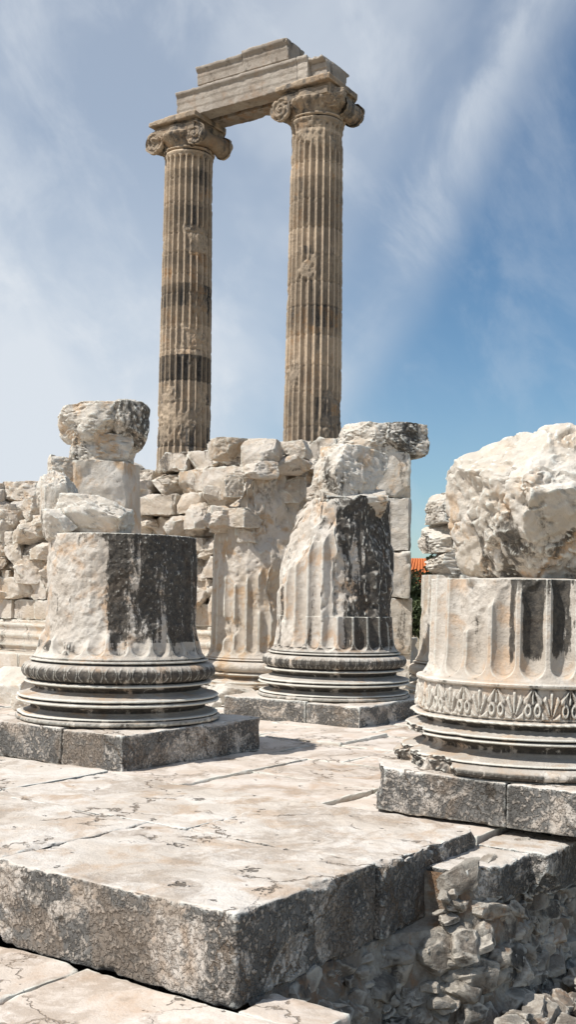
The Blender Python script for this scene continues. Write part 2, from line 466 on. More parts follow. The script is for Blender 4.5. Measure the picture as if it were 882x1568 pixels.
for k in range(2000):
    bb = rr.uniform(0.2, 9)
    z = -rr.uniform(0.14, 1.55)
    if bb < 2.1 and z > -0.56: continue
    s = rr.choice((0.04, 0.05, 0.06, 0.08, 0.10, 0.14)) * rr.uniform(0.8, 1.1)
    if bb > 2.1 and z > -0.4: s *= 0.7
    a = float(face_a(np.array(bb), np.array(z))) - rr.uniform(-0.06, 0.03) + s * 0.45
    V, F = librock(rr, G(a, bb, z), (s * rr.uniform(1.0, 1.8), s, s * rr.uniform(0.55, 1.0)), TH + math.pi / 2 + rr.uniform(-0.5, 0.5), (rr.gauss(0, 0.25), rr.gauss(0, 0.25)))
    acc.add(V, F, (rr.uniform(0.2, 0.75), rr.uniform(0, 0.25), rr.uniform(0, 1)))
for k in range(1500):
    bb = rr.uniform(-3, 9)
    a = -0.7 - abs(rr.gauss(0, 1.1))
    s = rr.uniform(0.035, 0.12)
    z = -1.45 + max(0, (1.5 + a) * 0.4) + rr.uniform(0, 0.05)
    V, F = librock(rr, G(a, bb, z), (s * rr.uniform(0.9, 1.5), s, s * rr.uniform(0.5, 0.9)), rr.uniform(0, 6), (rr.gauss(0, 0.4), rr.gauss(0, 0.4)))
    acc.add(V, F, (rr.uniform(0.3, 0.8), rr.uniform(0, 0.2), rr.uniform(0, 1)))
acc.build("rubble_stones", M_rub, tuple(G(-0.7, 3, -1)), sharp=32)

# ------------------------------------------------------------------ column bases
def dense(profile, step):
    pz = [p[0] for p in profile]; pr = [p[1] for p in profile]
    z = np.arange(pz[0], pz[-1] + 1e-6, step)
    return z, np.interp(z, pz, pr)
def torus_pts(z0, z1, rin, rout, n=9):
    return [(z0 + (z1 - z0) * (0.5 - 0.5 * math.cos(math.pi * t / n)), rin + (rout - rin) * math.sin(math.pi * t / n)) for t in range(n + 1)]
def scotia_pts(z0, z1, rb, rt, depth, n=9):
    return [(z0 + (z1 - z0) * t / n, rb + (rt - rb) * t / n - depth * math.sin(math.pi * t / n) ** 0.7) for t in range(n + 1)]

def base_profile(s=1.0, top=2.5, p=0.38):
    pr = [(p - 0.02, 1.10 * s), (p + 0.0, 1.12 * s)]
    pr += torus_pts(p + 0.01, p + 0.085, 1.12 * s, 1.19 * s)
    pr += [(p + 0.09, 1.165 * s), (p + 0.10, 1.165 * s)]
    pr += scotia_pts(p + 0.105, p + 0.215, 1.13 * s, 1.11 * s, 0.11)
    pr += torus_pts(p + 0.22, p + 0.265, 1.12 * s, 1.185 * s, 6)
    pr += torus_pts(p + 0.27, p + 0.315, 1.11 * s, 1.175 * s, 6)
    pr += scotia_pts(p + 0.32, p + 0.42, 1.09 * s, 1.04 * s, 0.10)
    pr += torus_pts(p + 0.425, p + 0.465, 1.03 * s, 1.09 * s, 6)
    pr += torus_pts(p + 0.475, p + 0.67, 1.0 * s, 1.115 * s, 11)
    pr += torus_pts(p + 0.68, p + 0.72, 0.98 * s, 1.035 * s, 6)
    pr += [(p + 0.73, 1.0 * s), (p + 0.77, 0.965 * s), (p + 0.83, 0.945 * s), (p + 0.95, 0.925 * s), (top, 0.905 * s)]
    return pr

def leafdeco(z0, z1, n, amp):
    def f(T, Z):
        w = ss(z0, z0 + 0.02, Z) * ss(z1, z1 - 0.02, Z)
        u = (T / (2 * math.pi) * n) % 1.0
        v = (Z - z0) / (z1 - z0)
        d = np.abs((np.abs(u - 0.5) * 2) - (0.25 + 0.6 * np.sin(np.clip(v, 0, 1) * math.pi)))
        return amp * w * (ss(0.22, 0.05, d) - 0.5 * ss(0.2, 0.0, np.abs(u - 0.5)))
    return f

def plinth(acc, cx, cy, half, h, z0, seed, col, cuts=(), step=0.04, chip=0.06):
    w1 = half * 2 * 0.62
    ca = np.array([cx, cy, 0]); k = 0
    for (x0, x1) in ((-half, -half + w1), (-half + w1 + 0.006, half)):
        c = ca + ((x0 + x1) / 2) * Av + np.array([0, 0, z0 + h / 2 - 0.004 * k])
        V, F = block(c, ((x1 - x0) / 2, half, h / 2), TH, step, 0.018, chip, 0.012, seed + k, cuts if k == 0 else (), maxn=100, cutrough=0.08)
        acc.add(V, F, (col[0] + 0.05 * k, col[1], col[2])); k += 1

def adiff(T, c): return (T - c + math.pi) % (2 * math.pi) - math.pi
# --- left base
cx, cy = -1.96, 13.0
E1 = empty("column_base", (cx, cy, 0))
acc = Acc(); plinth(acc, cx, cy, 1.19, 0.40, -0.01, 51, (0.5, 0.08, 0.3), step=0.028)
acc.build("plinth", M_block, (cx, cy, 0.2), E1, sharp=40)
z, r = dense(base_profile(1.0, 2.5), 0.010)
camang = math.atan2(-cy, -cx)
def worn1(T, Z):
    d = adiff(T, camang)
    return ss(1.25, 1.40, Z + 0.07 * np.sin(T * 9)) * 1.0 * (1 - 0.55 * ss(0.95, 1.1, d))
def stain1(T, Z):
    d = adiff(T, camang)
    up_ = 0.0 + 0.40 * ss(-0.42, 0.0, d) + 0.08 * ss(0.2, 0.8, d)
    return np.where(Z > 1.30, up_ + 0.12 * ss(2.2, 2.5, Z) - 0.14 * ss(1.8, 1.35, Z), np.where(Z > 1.1, 0.14, 0.44))
def keep1(T, Z): return np.where(Z < 1.2, 0.5, 1.0)
V, F, C = lathe(z, r, 24 * 24, flute=(1.13, 9, 0.075), seed=1, worn=worn1, erode=0.025, fine=0.009, stain=stain1, warm=1.0, keep=keep1, wornk=0.97,
                deco=leafdeco(0.86, 1.05, 48, 0.010), cuts=[((-0.6, -0.4, 0.9), 3.05), ((-1, 0.1, 0.15), 1.20)], topamp=0.03, cutrough=0.05)
V = V + np.array([cx, cy, 0]); acc = Acc(); acc.add(V, F, C)
acc.build("moulded_base_and_drum", M_base, (cx, cy, 1), E1)
acc = Acc()
V, F = rock((-2.70, 13.05, 2.86), (0.22, 0.25, 0.48), 0.3, 30, 3, 12, 0.35, 0.10, depth=0.35, tilt=(0.05, -0.06)); acc.add(V, F, (0.55, 0.0, 0.4))
V, F = rock((-2.24, 12.75, 2.68), (0.40, 0.3, 0.27), -0.2, 30, 14, 8, 0.35, 0.10, depth=0.22, tilt=(0.0, 0.1)); acc.add(V, F, (0.6, 0.0, 0.2))
V, F = rock((-2.62, 12.6, 2.6), (0.2, 0.2, 0.18), 0.6, 22, 15, 10, 0.35, 0.09); acc.add(V, F, (0.6, 0.0, 0.2))
acc.build("broken_stones", M_marble, (-2.4, 13, 2.6), E1, sharp=45)

# --- middle base
cx, cy, zb = 0.74, 17.3, -0.12
E2 = empty("column_base", (cx, cy, 0))
acc = Acc(); plinth(acc, cx, cy, 1.22, 0.42, zb, 53, (0.5, 0.1, 0.5))
acc.build("plinth", M_block, (cx, cy, 0.2), E2, sharp=40)
z, r = dense(base_profile(1.0, 1.66, 0.40), 0.010)
camang2 = math.atan2(-cy, -cx)
def stain2(T, Z):
    d = adiff(T, camang2)
    return np.where(Z > 1.2, 0.08 + 0.36 * ss(-0.15, 0.3, d), 0.44)
V, F, C = lathe(z, r, 24 * 20, flute=(1.15, 9, 0.08), seed=3, erode=0.03, stain=stain2, deco=leafdeco(0.88, 1.07, 48, 0.010), topamp=0.01, fine=0.006, keep=keep1, warm=0.9)
acc = Acc(); acc.add(V + np.array([cx, cy, zb]), F, C)
acc.build("moulded_base_and_drum", M_base, (cx, cy, 1), E2)
z = np.arange(1.57, 3.50, 0.016); r = np.full(len(z), 0.905); r[:2] = 0.885
V, F, C = lathe(z, r, 24 * 20, flute=(-9, 9, 0.08), seed=6, erode=0.05, stain=stain2, fine=0.010, warm=0.9,
                cuts=[((-0.88, -0.22, 0.40), 1.66), ((-0.45, -0.8, 0.45), 1.98), ((0.35, -1.0, 0.05), 0.86), ((0.9, -0.5, 0.15), 1.12)], cutrough=0.16, crough_fr=2.4)
acc = Acc(); acc.add(V + np.array([cx, cy, zb + 0.0]), F, C)
acc.build("broken_drum", M_base, (cx, cy, 2.5), E2)
acc = Acc()
V, F = rock((0.86, 17.2, 3.70), (0.50, 0.45, 0.44), 0.5, 40, 21, 9, 0.25, 0.09, depth=0.3, tilt=(0, 0.1)); acc.add(V, F, (0.54, 0.10, 0.9))
V, F = rock((0.94, 17.15, 3.28), (0.50, 0.45, 0.22), 0.2, 30, 23, 8, 0.15, 0.07, depth=0.2); acc.add(V, F, (0.47, 0.2, 0.8))
acc.build("broken_stones", M_marble, (0.9, 17.2, 3.6), E2, sharp=45)

# --- right base
cx, cy = 2.30, 10.35
s = 1.04
E3 = empty("column_base", (cx, cy, 0))
acc = Acc()
plinth(acc, cx, cy, 1.27, 0.37, -0.03, 57, (0.5, 0.05, 0.5), step=0.022, chip=0.10,
       cuts=[((-1, -0.6, 0.05), 0.98)])
acc.build("plinth", M_block, (cx, cy, 0.2), E3, sharp=40)
p = 0.34
pr = [(p - 0.03, 1.16 * s), (p, 1.2 * s)] + torus_pts(p + 0.005, p + 0.10, 1.17 * s, 1.25 * s) + [(p + 0.105, 1.18 * s)]
pr += torus_pts(p + 0.11, p + 0.14, 1.15 * s, 1.18 * s, 6)
pr += scotia_pts(p + 0.15, p + 0.28, 1.11 * s, 1.06 * s, 0.11)
pr += torus_pts(p + 0.285, p + 0.32, 1.07 * s, 1.135 * s, 6) + torus_pts(p + 0.325, p + 0.36, 1.07 * s, 1.135 * s, 6)
pr += scotia_pts(p + 0.365, p + 0.44, 1.07 * s, 1.04 * s, 0.07) + torus_pts(p + 0.445, p + 0.48, 1.03 * s, 1.09 * s, 6)
pr += [(p + 0.485, 1.02 * s), (p + 0.50, 1.035 * s), (p + 0.76, 1.035 * s), (p + 0.77, 1.06 * s), (p + 0.80, 1.06 * s), (p + 0.81, 0.99 * s),
       (p + 0.84, 0.97 * s), (p + 0.9, 0.95 * s), (p + 1.0, 0.93 * s), (2.03, 0.915 * s)]
z, r = dense(pr, 0.0075)
def palm(T, Z):
    n = 44
    z0, z1 = p + 0.50, p + 0.76
    w = ss(z0, z0 + 0.01, Z) * ss(z1, z1 - 0.01, Z)
    x = (T / (2 * math.pi) * n)
    cell = np.floor(x).astype(int) % 2
    u = ((x % 1.0) - 0.5) * 2
    v = (Z - z0) / (z1 - z0)
    aa = np.arctan2(u * 0.8, v + 0.02)
    rr_ = np.hypot(u * 0.7, v)
    fan = ss(0.0, 0.5, np.cos(aa * 9)) * ss(0.12, 0.2, rr_) * ss(0.95, 0.85, rr_)
    aa2 = np.arctan2(u * 0.8, 1.05 - v)
    r2 = np.hypot(u * 0.7, 1 - v)
    scroll = ss(0.14, 0.05, np.abs(np.hypot(np.abs(u) - 0.5, (v - 0.3) * 1.6) - 0.28)) + ss(0.0, 0.5, np.cos(aa2 * 7)) * ss(0.95, 0.8, r2) * ss(0.45, 0.55, v)
    pal = np.where(cell == 0, fan, np.clip(scroll, 0, 1))
    e0, e1 = p + 0.445, p + 0.48
    beads = 0.007 * np.sin(T * 90) * ss(e0, e0 + 0.01, Z) * ss(e1, e1 - 0.01, Z)
    return (pal * 0.024 - 0.008) * w + beads
camang3 = math.atan2(-cy, -cx)
def stain3(T, Z):
    d = adiff(T, camang3)
    u = ((T / (2 * math.pi) * 24 + 0.35) % 1.0)
    infl = ss(0.1, 0.25, u) * ss(0.9, 0.75, u)
    v = np.where(Z > 1.17, -0.05 + (0.34 + 0.24 * infl) * ss(-0.30, -0.16, d) * ss(1.20, 1.45, Z), 0.12)
    return np.where(Z < 0.80, 0.40, v)
def keep3(T, Z): return np.where(Z < 1.18, 0.5, 1.0)
V, F, C = lathe(z, r, 24 * 48, flute=(p + 0.83, 9, 0.085), seed=9, erode=0.05, ero_scale=1.6, deco=palm, stain=stain3, topamp=0.03, fine=0.006,
                phase=0.35, cuts=[((-0.9, -0.3, -0.1), 1.09)], cutrough=0.14, crough_fr=4, keep=keep3, warm=0.8)
acc = Acc(); acc.add(V + np.array([cx, cy, 0]), F, C)
acc.build("moulded_base_and_drum", M_base, (cx, cy, 1), E3)
acc = Acc()
V, F = rock((2.54, 10.35, 2.66), (0.93, 0.85, 0.76), 0.25, 84, 33, 7, 0.40, 0.06, depth=0.18,
            cuts=[((-0.75, -0.3, 0.75), 0.93), ((-0.9, -0.2, -0.62), 0.84), ((-0.35, -0.85, -0.62), 0.78), ((0, 0, -1), 0.9), ((0.2, -1, 0.3), 0.9), ((-0.3, -0.9, 0.6), 0.93)])
sd_ = -0.12 + 0.26 * ss(2.95, 2.4, V[:, 2])
acc.add(V, F, np.stack([0 * sd_ + 0.57, sd_, 0.4 + 0.6 * ss(3.1, 2.6, V[:, 2])], -1))
acc.build("broken_boulder", M_marble, (2.5, 10.35, 2.7), E3, sharp=60)

# --- shaft fragment in front of the wall
cx, cy = -0.52, 21.0
E4 = empty("ruined_column_shaft", (cx, cy, 0))
z, r = dense(base_profile(1.0, 4.6, 0.1), 0.02)
def st4(T, Z): return 0.02 + 0.14 * ss(4.0, 4.6, Z)
V, F, C = lathe(z, r, 24 * 14, flute=(0.9, 9, 0.08), seed=15, erode=0.07, ero_scale=1.1, fine=0.011, stain=st4, warm=1.0,
                cuts=[((0.55, -0.75, 0.12), 1.02), ((-0.8, -0.2, 0.5), 2.35), ((0.1, -0.9, 0.5), 2.55)], cutrough=0.24, crough_fr=1.8, topamp=0.2)
acc = Acc(); acc.add(V + np.array([cx, cy, -0.15]), F, C)
for k in range(14):
    V, F = rock((cx + rr.uniform(-0.75, 0.75), cy - 0.6 + rr.uniform(-0.2, 0.5), rr.uniform(2.9, 4.6)),
                (rr.uniform(0.18, 0.36), 0.33, rr.uniform(0.15, 0.28)), rr.uniform(-1, 1), 20, 60 + k, 8, 0.2, 0.09, depth=0.3)
    acc.add(V, F, (rr.uniform(0.46, 0.62), rr.uniform(0, 0.15), rr.uniform(0.3, 1)))
acc.build("shaft", M_wall, (cx, cy, 2), E4, sharp=50)

# --- left pier behind left base
cx, cy = -3.38, 20.0
E5 = empty("ruined_pillar", (cx, cy, 0))
z = np.arange(0, 4.15, 0.03); r = np.full(len(z), 0.70)
V, F, C = lathe(z, r, 220, seed=22, erode=0.08, fine=0.012, cuts=[((0.1, -1, 0), 0.56), ((0.95, -0.2, 0.05), 0.78)], cutrough=0.06, warm=1.0)
acc = Acc(); acc.add(V + np.array([cx, cy, 0]), F, C)
V, F = rock((cx - 0.02, cy, 4.34), (0.56, 0.5, 0.32), 0.2, 36, 5, 8, 0.3, 0.08, depth=0.2); acc.add(V, F, (0.50, 0.16, 1.0))
V, F = rock((cx - 0.14, cy - 0.05, 4.86), (0.60, 0.6, 0.36), 0.1, 40, 48, 8, 0.55, 0.08, depth=0.2, tilt=(0, -0.1)); acc.add(V, F, (0.56, 0.06, 0.8))
V, F = rock((cx + 0.42, cy - 0.05, 4.82), (0.34, 0.5, 0.44), 0.4, 34, 49, 8, 0.5, 0.08, depth=0.2, tilt=(0, 0.15)); acc.add(V, F, (0.44, 0.32, 0.6))
V, F = rock((cx - 0.62, cy - 0.3, 4.0), (0.35, 0.4, 0.24), 0.5, 26, 46, 11, 0.25, 0.09, depth=0.3); acc.add(V, F, (0.58, 0.0, 0.5))
V, F = rock((cx - 0.8, cy - 0.35, 3.6), (0.3, 0.4, 0.3), 0.2, 26, 47, 11, 0.25, 0.09, depth=0.3); acc.add(V, F, (0.55, 0.0, 0.5))
acc.build("pillar_stones", M_marble, (cx, cy, 3), E5, sharp=50)

# --- pier behind middle base
cx, cy = 1.78, 20.0
E6 = empty("ruined_pillar", (cx, cy, 0))
acc = Acc(); zz = -0.05; k = 0
for hh in (0.88, 1.0, 0.82, 0.95, 0.80):
    V, F = block((cx + rr.uniform(-0.03, 0.03), cy, zz + hh / 2), (0.46 - 0.016 * k, 0.5, hh / 2 - 0.003), -0.12 + rr.gauss(0, 0.02), 0.03, 0.015, 0.10, 0.022, 70 + k,
                 cuts=[((rr.uniform(-1, 1), -1, rr.uniform(-1, 1)), 0.62)])
    acc.add(V, F, (rr.uniform(0.5, 0.58), 0.08, rr.uniform(0.2, 0.8))); zz += hh; k += 1
V, F = rock((cx - 0.40, cy, zz + 0.24), (0.52, 0.6, 0.30), 0.1, 40, 52, 8, 0.35, 0.08, depth=0.15); acc.add(V, F, (0.54, 0.10, 0.6))
V, F = rock((cx + 0.14, cy, zz + 0.24), (0.44, 0.6, 0.30), 0.3, 36, 55, 8, 0.35, 0.08, depth=0.15); acc.add(V, F, (0.45, 0.32, 0.6))
V, F = rock((cx - 0.3, cy + 0.1, zz - 0.28), (0.56, 0.5, 0.28), 0.0, 30, 78, 7, 0.1, 0.06, depth=0.2); acc.add(V, F, (0.5, 0.1, 0.5))
acc.build("pillar_stones", M_marble, (cx, cy, 3), E6, sharp=45)

# --- stub behind right base
cx, cy = 3.2, 19.0
E7 = empty("ruined_column_shaft", (cx, cy, 0))
z, r = dense(base_profile(1.0, 2.28, 0.1), 0.02)
V, F, C = lathe(z, r, 24 * 12, flute=(0.9, 9, 0.07), seed=33, erode=0.03, fine=0.006, phase=0.5)
acc = Acc(); acc.add(V + np.array([cx, cy, -0.05]), F, C)
zz = 2.2
for k, hh in enumerate((0.42, 0.5, 0.48)):
    V, F = rock((cx + rr.uniform(-0.05, 0.05), cy, zz + hh / 2), (0.88 - 0.05 * k, 0.7, hh / 2 + 0.03), 0.2, 36, 81 + k, 8, 0.18, 0.06, depth=0.15)
    acc.add(V, F, (0.50, 0.2, 0.3)); zz += hh
acc.build("shaft", M_marble, (cx, cy, 2), E7, sharp=50)

# ------------------------------------------------------------------ fallen stones on the pavement by the wall
acc = Acc()
for (x, y, hx, hy, hz, t, sd0) in ((-0.95, 19.0, 0.42, 0.28, 0.17, 0.3, 1), (-1.6, 19.7, 0.35, 0.3, 0.14, -0.4, 2), (-0.35, 18.7, 0.22, 0.2, 0.12, 0.8, 3), (-4.6, 18.6, 0.5, 0.35, 0.30, -0.5, 4),
                                   (-5.2, 17.6, 0.45, 0.3, 0.22, 0.2, 5), (-3.9, 17.2, 0.3, 0.22, 0.14, 0.9, 6), (-1.2, 18.2, 0.13, 0.1, 0.07, 0.2, 7)):
    V, F = rock((x, y, hz * 0.85), (hx, hy, hz), t, 22, 300 + sd0, 8, 0.12, 0.06, depth=0.25); acc.add(V, F, (0.55, 0.02, 0.5))
acc.build("fallen_stones", M_marble, (-2, 18.5, 0), None, sharp=45)

# ------------------------------------------------------------------ rough naos wall
acc = Acc()
def wall_pt(t, off, z):
    o = np.array([0.0, 23.3, 0])
    return o + t * Av - off * Bv + np.array([0, 0, z])
rw = random.Random(77)
zz = 0.0; course = 0
while zz < 5.6:
    hh = rw.uniform(0.36, 0.62)
    t = -13 + rw.uniform(0, 0.6)
    while t < 1.6:
        ww = rw.uniform(0.5, 1.25)
        tc = t + ww / 2
        top = 4.35 if tc < -5.2 else (4.85 if tc < -3.4 else 5.0)
        top += 0.2 * math.sin(tc * 2.1) + rw.uniform(-0.15, 0.15)
        if zz + hh * 0.6 < top:
            smooth = zz < 1.2
            off = rw.uniform(-0.05, 0.08) if smooth else rw.gauss(0.0, 0.13)
            c = wall_pt(tc, off, zz + hh / 2)
            if smooth:
                V, F = block(c, (ww / 2 - 0.004, 0.5, hh / 2 - 0.004), TH, 0.05, 0.015, 0.10, 0.02, int(rw.random() * 999))
            elif rw.random() < 0.5:
                V, F = block(c, (ww / 2 + 0.0, 0.5, hh / 2 - 0.002), TH + rw.gauss(0, 0.03), 0.04, 0.02, 0.18, 0.04, int(rw.random() * 999),
                             cuts=[((rw.uniform(-1, 1), -1, rw.uniform(-1, 1)), 0.55), ((rw.uniform(-1, 1), -0.5, rw.uniform(-1, 1)), 0.42)], cutrough=0.12)
            else:
                V, F = rock(c, (ww / 2 + 0.06, 0.55, hh / 2 + 0.05), TH + rw.gauss(0, 0.08), 24, int(rw.random() * 9999), 9, 0.06, 0.09, depth=0.24,
                            tilt=(rw.gauss(0, 0.05), rw.gauss(0, 0.05)))
            acc.add(V, F, (rw.uniform(0.45, 0.60), rw.uniform(0.0, 0.12) + (0.18 if zz > 4.5 else 0), rw.uniform(0.1, 1.0)))
        t += ww
    zz += hh; course += 1
for k in range(100):
    t = rw.uniform(-12, 1.0); z = rw.uniform(1.5, 4.7 if t > -5 else 4.1)
    sz = rw.uniform(0.08, 0.32)
    V, F = rock(wall_pt(t, 0.5, z), (sz * 1.3, sz, sz * rw.uniform(0.6, 1.1)), rw.uniform(0, 3), 16, 5000 + k, 10, 0.2, 0.10, depth=0.3)
    acc.add(V, F, (rw.uniform(0.47, 0.62), rw.uniform(0, 0.12), rw.uniform(0.2, 1)))
acc.build("ruined_stone_wall", M_wall, tuple(wall_pt(-4, 0, 2)), sharp=38)
acc = Acc()
t = -13
k = 0
def yp(zn): return 1 + 0.06 * np.sin(zn * 9) - 0.12 * ss(-0.2, 1, zn)
while t < 1.8:
    ww = rw.uniform(1.2, 1.9)
    V, F = block(wall_pt(t + ww / 2, 0.35, 0.72), (ww / 2 - 0.004, 0.6, 0.34), TH, 0.045, 0.01, 0.06, 0.01, 90 + k, yprof=yp)
    acc.add(V, F, (rw.uniform(0.46, 0.58), rw.uniform(0.05, 0.2), rw.uniform(0.4, 1)))
    V, F = block(wall_pt(t + ww / 2 + 0.4, 0.75, 0.17), (ww / 2 - 0.004, 0.75, 0.21), TH, 0.06, 0.01, 0.06, 0.01, 190 + k)
    acc.add(V, F, (rw.uniform(0.46, 0.58), rw.uniform(0.05, 0.2), rw.uniform(0.2, 0.8)))
    t += ww; k += 1
acc.build("wall_footing", M_wall, tuple(wall_pt(-4, 0.5, 0.4)))

# ------------------------------------------------------------------ tall columns
CL = np.array([-3.66, 38.0, 0]); CR = np.array([0.68, 35.2, 0])
axd = (CR - CL); span = np.linalg.norm(axd); Ac = axd / span; Bc = np.array([-Ac[1], Ac[0], 0])
thc = math.atan2(Ac[1], Ac[0])
ZT = 17.80
SH = 16.75
TP = empty("temple_columns_with_architrave", ((CL + CR) / 2).tolist())

def tall_column(c, seed, bands, name):
    z = np.arange(0.2, SH + 0.001, 0.035)
    tt = (z - 0.9) / (SH - 0.9)
    r = 0.975 - 0.16 * np.clip(tt, 0, 1) ** 1.15
    r = np.where(z < 0.9, 1.1, r)
    rd = random.Random(seed); edges = [0.9]
    while edges[-1] < 17.2: edges.append(edges[-1] + rd.uniform(0.6, 1.2))
    n = len(edges); ed = np.array(edges)
    tones = np.array([rd.choice((0.36, 0.44, 0.52, 0.58, 0.64)) + rd.uniform(-0.03, 0.03) for _ in edges])
    stn_ = np.array([rd.choice((0.0, 0.06, 0.14, 0.24)) for _ in edges])
    wrm = np.array([rd.uniform(0.1, 1.0) for _ in edges])
    for e in ed:
        r = r - 0.02 * np.exp(-((z - e) / 0.025) ** 2)
    r = r + np.where(z > SH - 0.12, 0.03, 0)
    def idx(Z): return np.clip(np.searchsorted(ed, Z) - 1, 0, n - 1)
    def f(T, Z):
        t = tones[idx(Z)]
        for (a, b_, v, s_) in bands: t = np.where((Z > a) & (Z < b_), v, t)
        return t
    def stn(T, Z):
        q = stn_[idx(Z)]
        for (a, b_, v, s_) in bands: q = np.where((Z > a) & (Z < b_), s_, q)
        return q + 0.05 * np.cos(T - 0.4)
    def wf(T, Z): return wrm[idx(Z)]
    V, F, C = lathe(z, r, 24 * 12, flute=(0.95, SH - 0.18, 0.12), seed=seed, erode=0.04, ero_scale=0.9, fine=0.014, tint=f, stain=stn, warmf=wf)
    acc = Acc(); acc.add(V + c, F, C)
    acc.build(name, M_col, tuple(c), TP)
tall_column(CL, 101, [(8.95, 9.85, 0.14, 0.40), (9.85, 10.9, 0.62, 0.0), (10.9, 11.5, 0.36, 0.10), (11.5, 12.25, 0.24, 0.30), (12.25, 12.9, 0.5, 0.05), (14.0, 14.9, 0.34, 0.24), (15.6, 16.1, 0.36, 0.2)], "fluted_shaft_left")
tall_column(CR, 113, [(6.9, 8.0, 0.34, 0.26), (10.2, 10.9, 0.36, 0.2), (12.7, 13.3, 0.62, 0.0), (14.2, 14.9, 0.36, 0.24), (15.4, 16.3, 0.36, 0.22)], "fluted_shaft_right")

def disc_volute(center, nrm, side, R=0.36, thick=0.10, rot=1):
    nr, na = 40, 96
    rr_ = np.linspace(0.0, 1.0, nr); an = np.linspace(0, 2 * math.pi, na, endpoint=False)
    RR, AA = np.meshgrid(rr_, an, indexing='ij')
    ph = 2.2 * RR - rot * AA / (2 * math.pi)
    h = 0.040 * ss(-0.4, 0.8, np.cos(2 * math.pi * ph)) * ss(0.12, 0.2, RR) + 0.045 * ss(0.16, 0.08, RR)
    X = RR * R * np.cos(AA); Y = RR * R * np.sin(AA)
    up = np.array([0, 0, 1.0])
    P = center + X[..., None] * side + Y[..., None] * up + (h)[..., None] * nrm
    rim = center + (R * np.cos(an))[:, None] * side + (R * np.sin(an))[:, None] * up - thick * nrm
    V = np.concatenate([P.reshape(-1, 3), rim])
    wr = fbm(V * 3.5, 4, 5, 0.6)
    V = V - nrm * (ss(-0.1, 0.4, wr) * 0.07)[:, None] + (fbm(V * 6, 3, 15) * 0.035)[:, None]
    a = np.arange(nr)[:, None] * na + np.arange(na)[None, :]
    b = np.arange(nr)[:, None] * na + (np.arange(na)[None, :] + 1) % na
    F = np.stack([a, b, b + na, a + na], -1).reshape(-1, 4)
    return V, F

def tube(p0, p1, rfun, n=48, m=24, seed=0):
    p0 = np.array(p0); p1 = np.array(p1); d = (p1 - p0); L = np.linalg.norm(d); d /= L
    up = np.array([0, 0, 1.0]); s_ = np.cross(d, up)
    if np.linalg.norm(s_) < 1e-3: s_ = np.array([1.0, 0, 0])
    s_ /= np.linalg.norm(s_); up = np.cross(s_, d)
    t = np.linspace(0, 1, m); an = np.linspace(0, 2 * math.pi, n, endpoint=False)
    T, A_ = np.meshgrid(t, an, indexing='ij')
    R = rfun(T, A_)
    P = p0 + (T * L)[..., None] * d + (R * np.cos(A_))[..., None] * s_ + (R * np.sin(A_))[..., None] * up
    V = P.reshape(-1, 3); V = V + (fbm(V * 4, 3, seed) * 0.015)[:, None]
    a = np.arange(m - 1)[:, None] * n + np.arange(n)[None, :]
    b = np.arange(m - 1)[:, None] * n + (np.arange(n)[None, :] + 1) % n
    F = np.stack([a, b, b + n, a + n], -1).reshape(-1, 4)
    return V, F

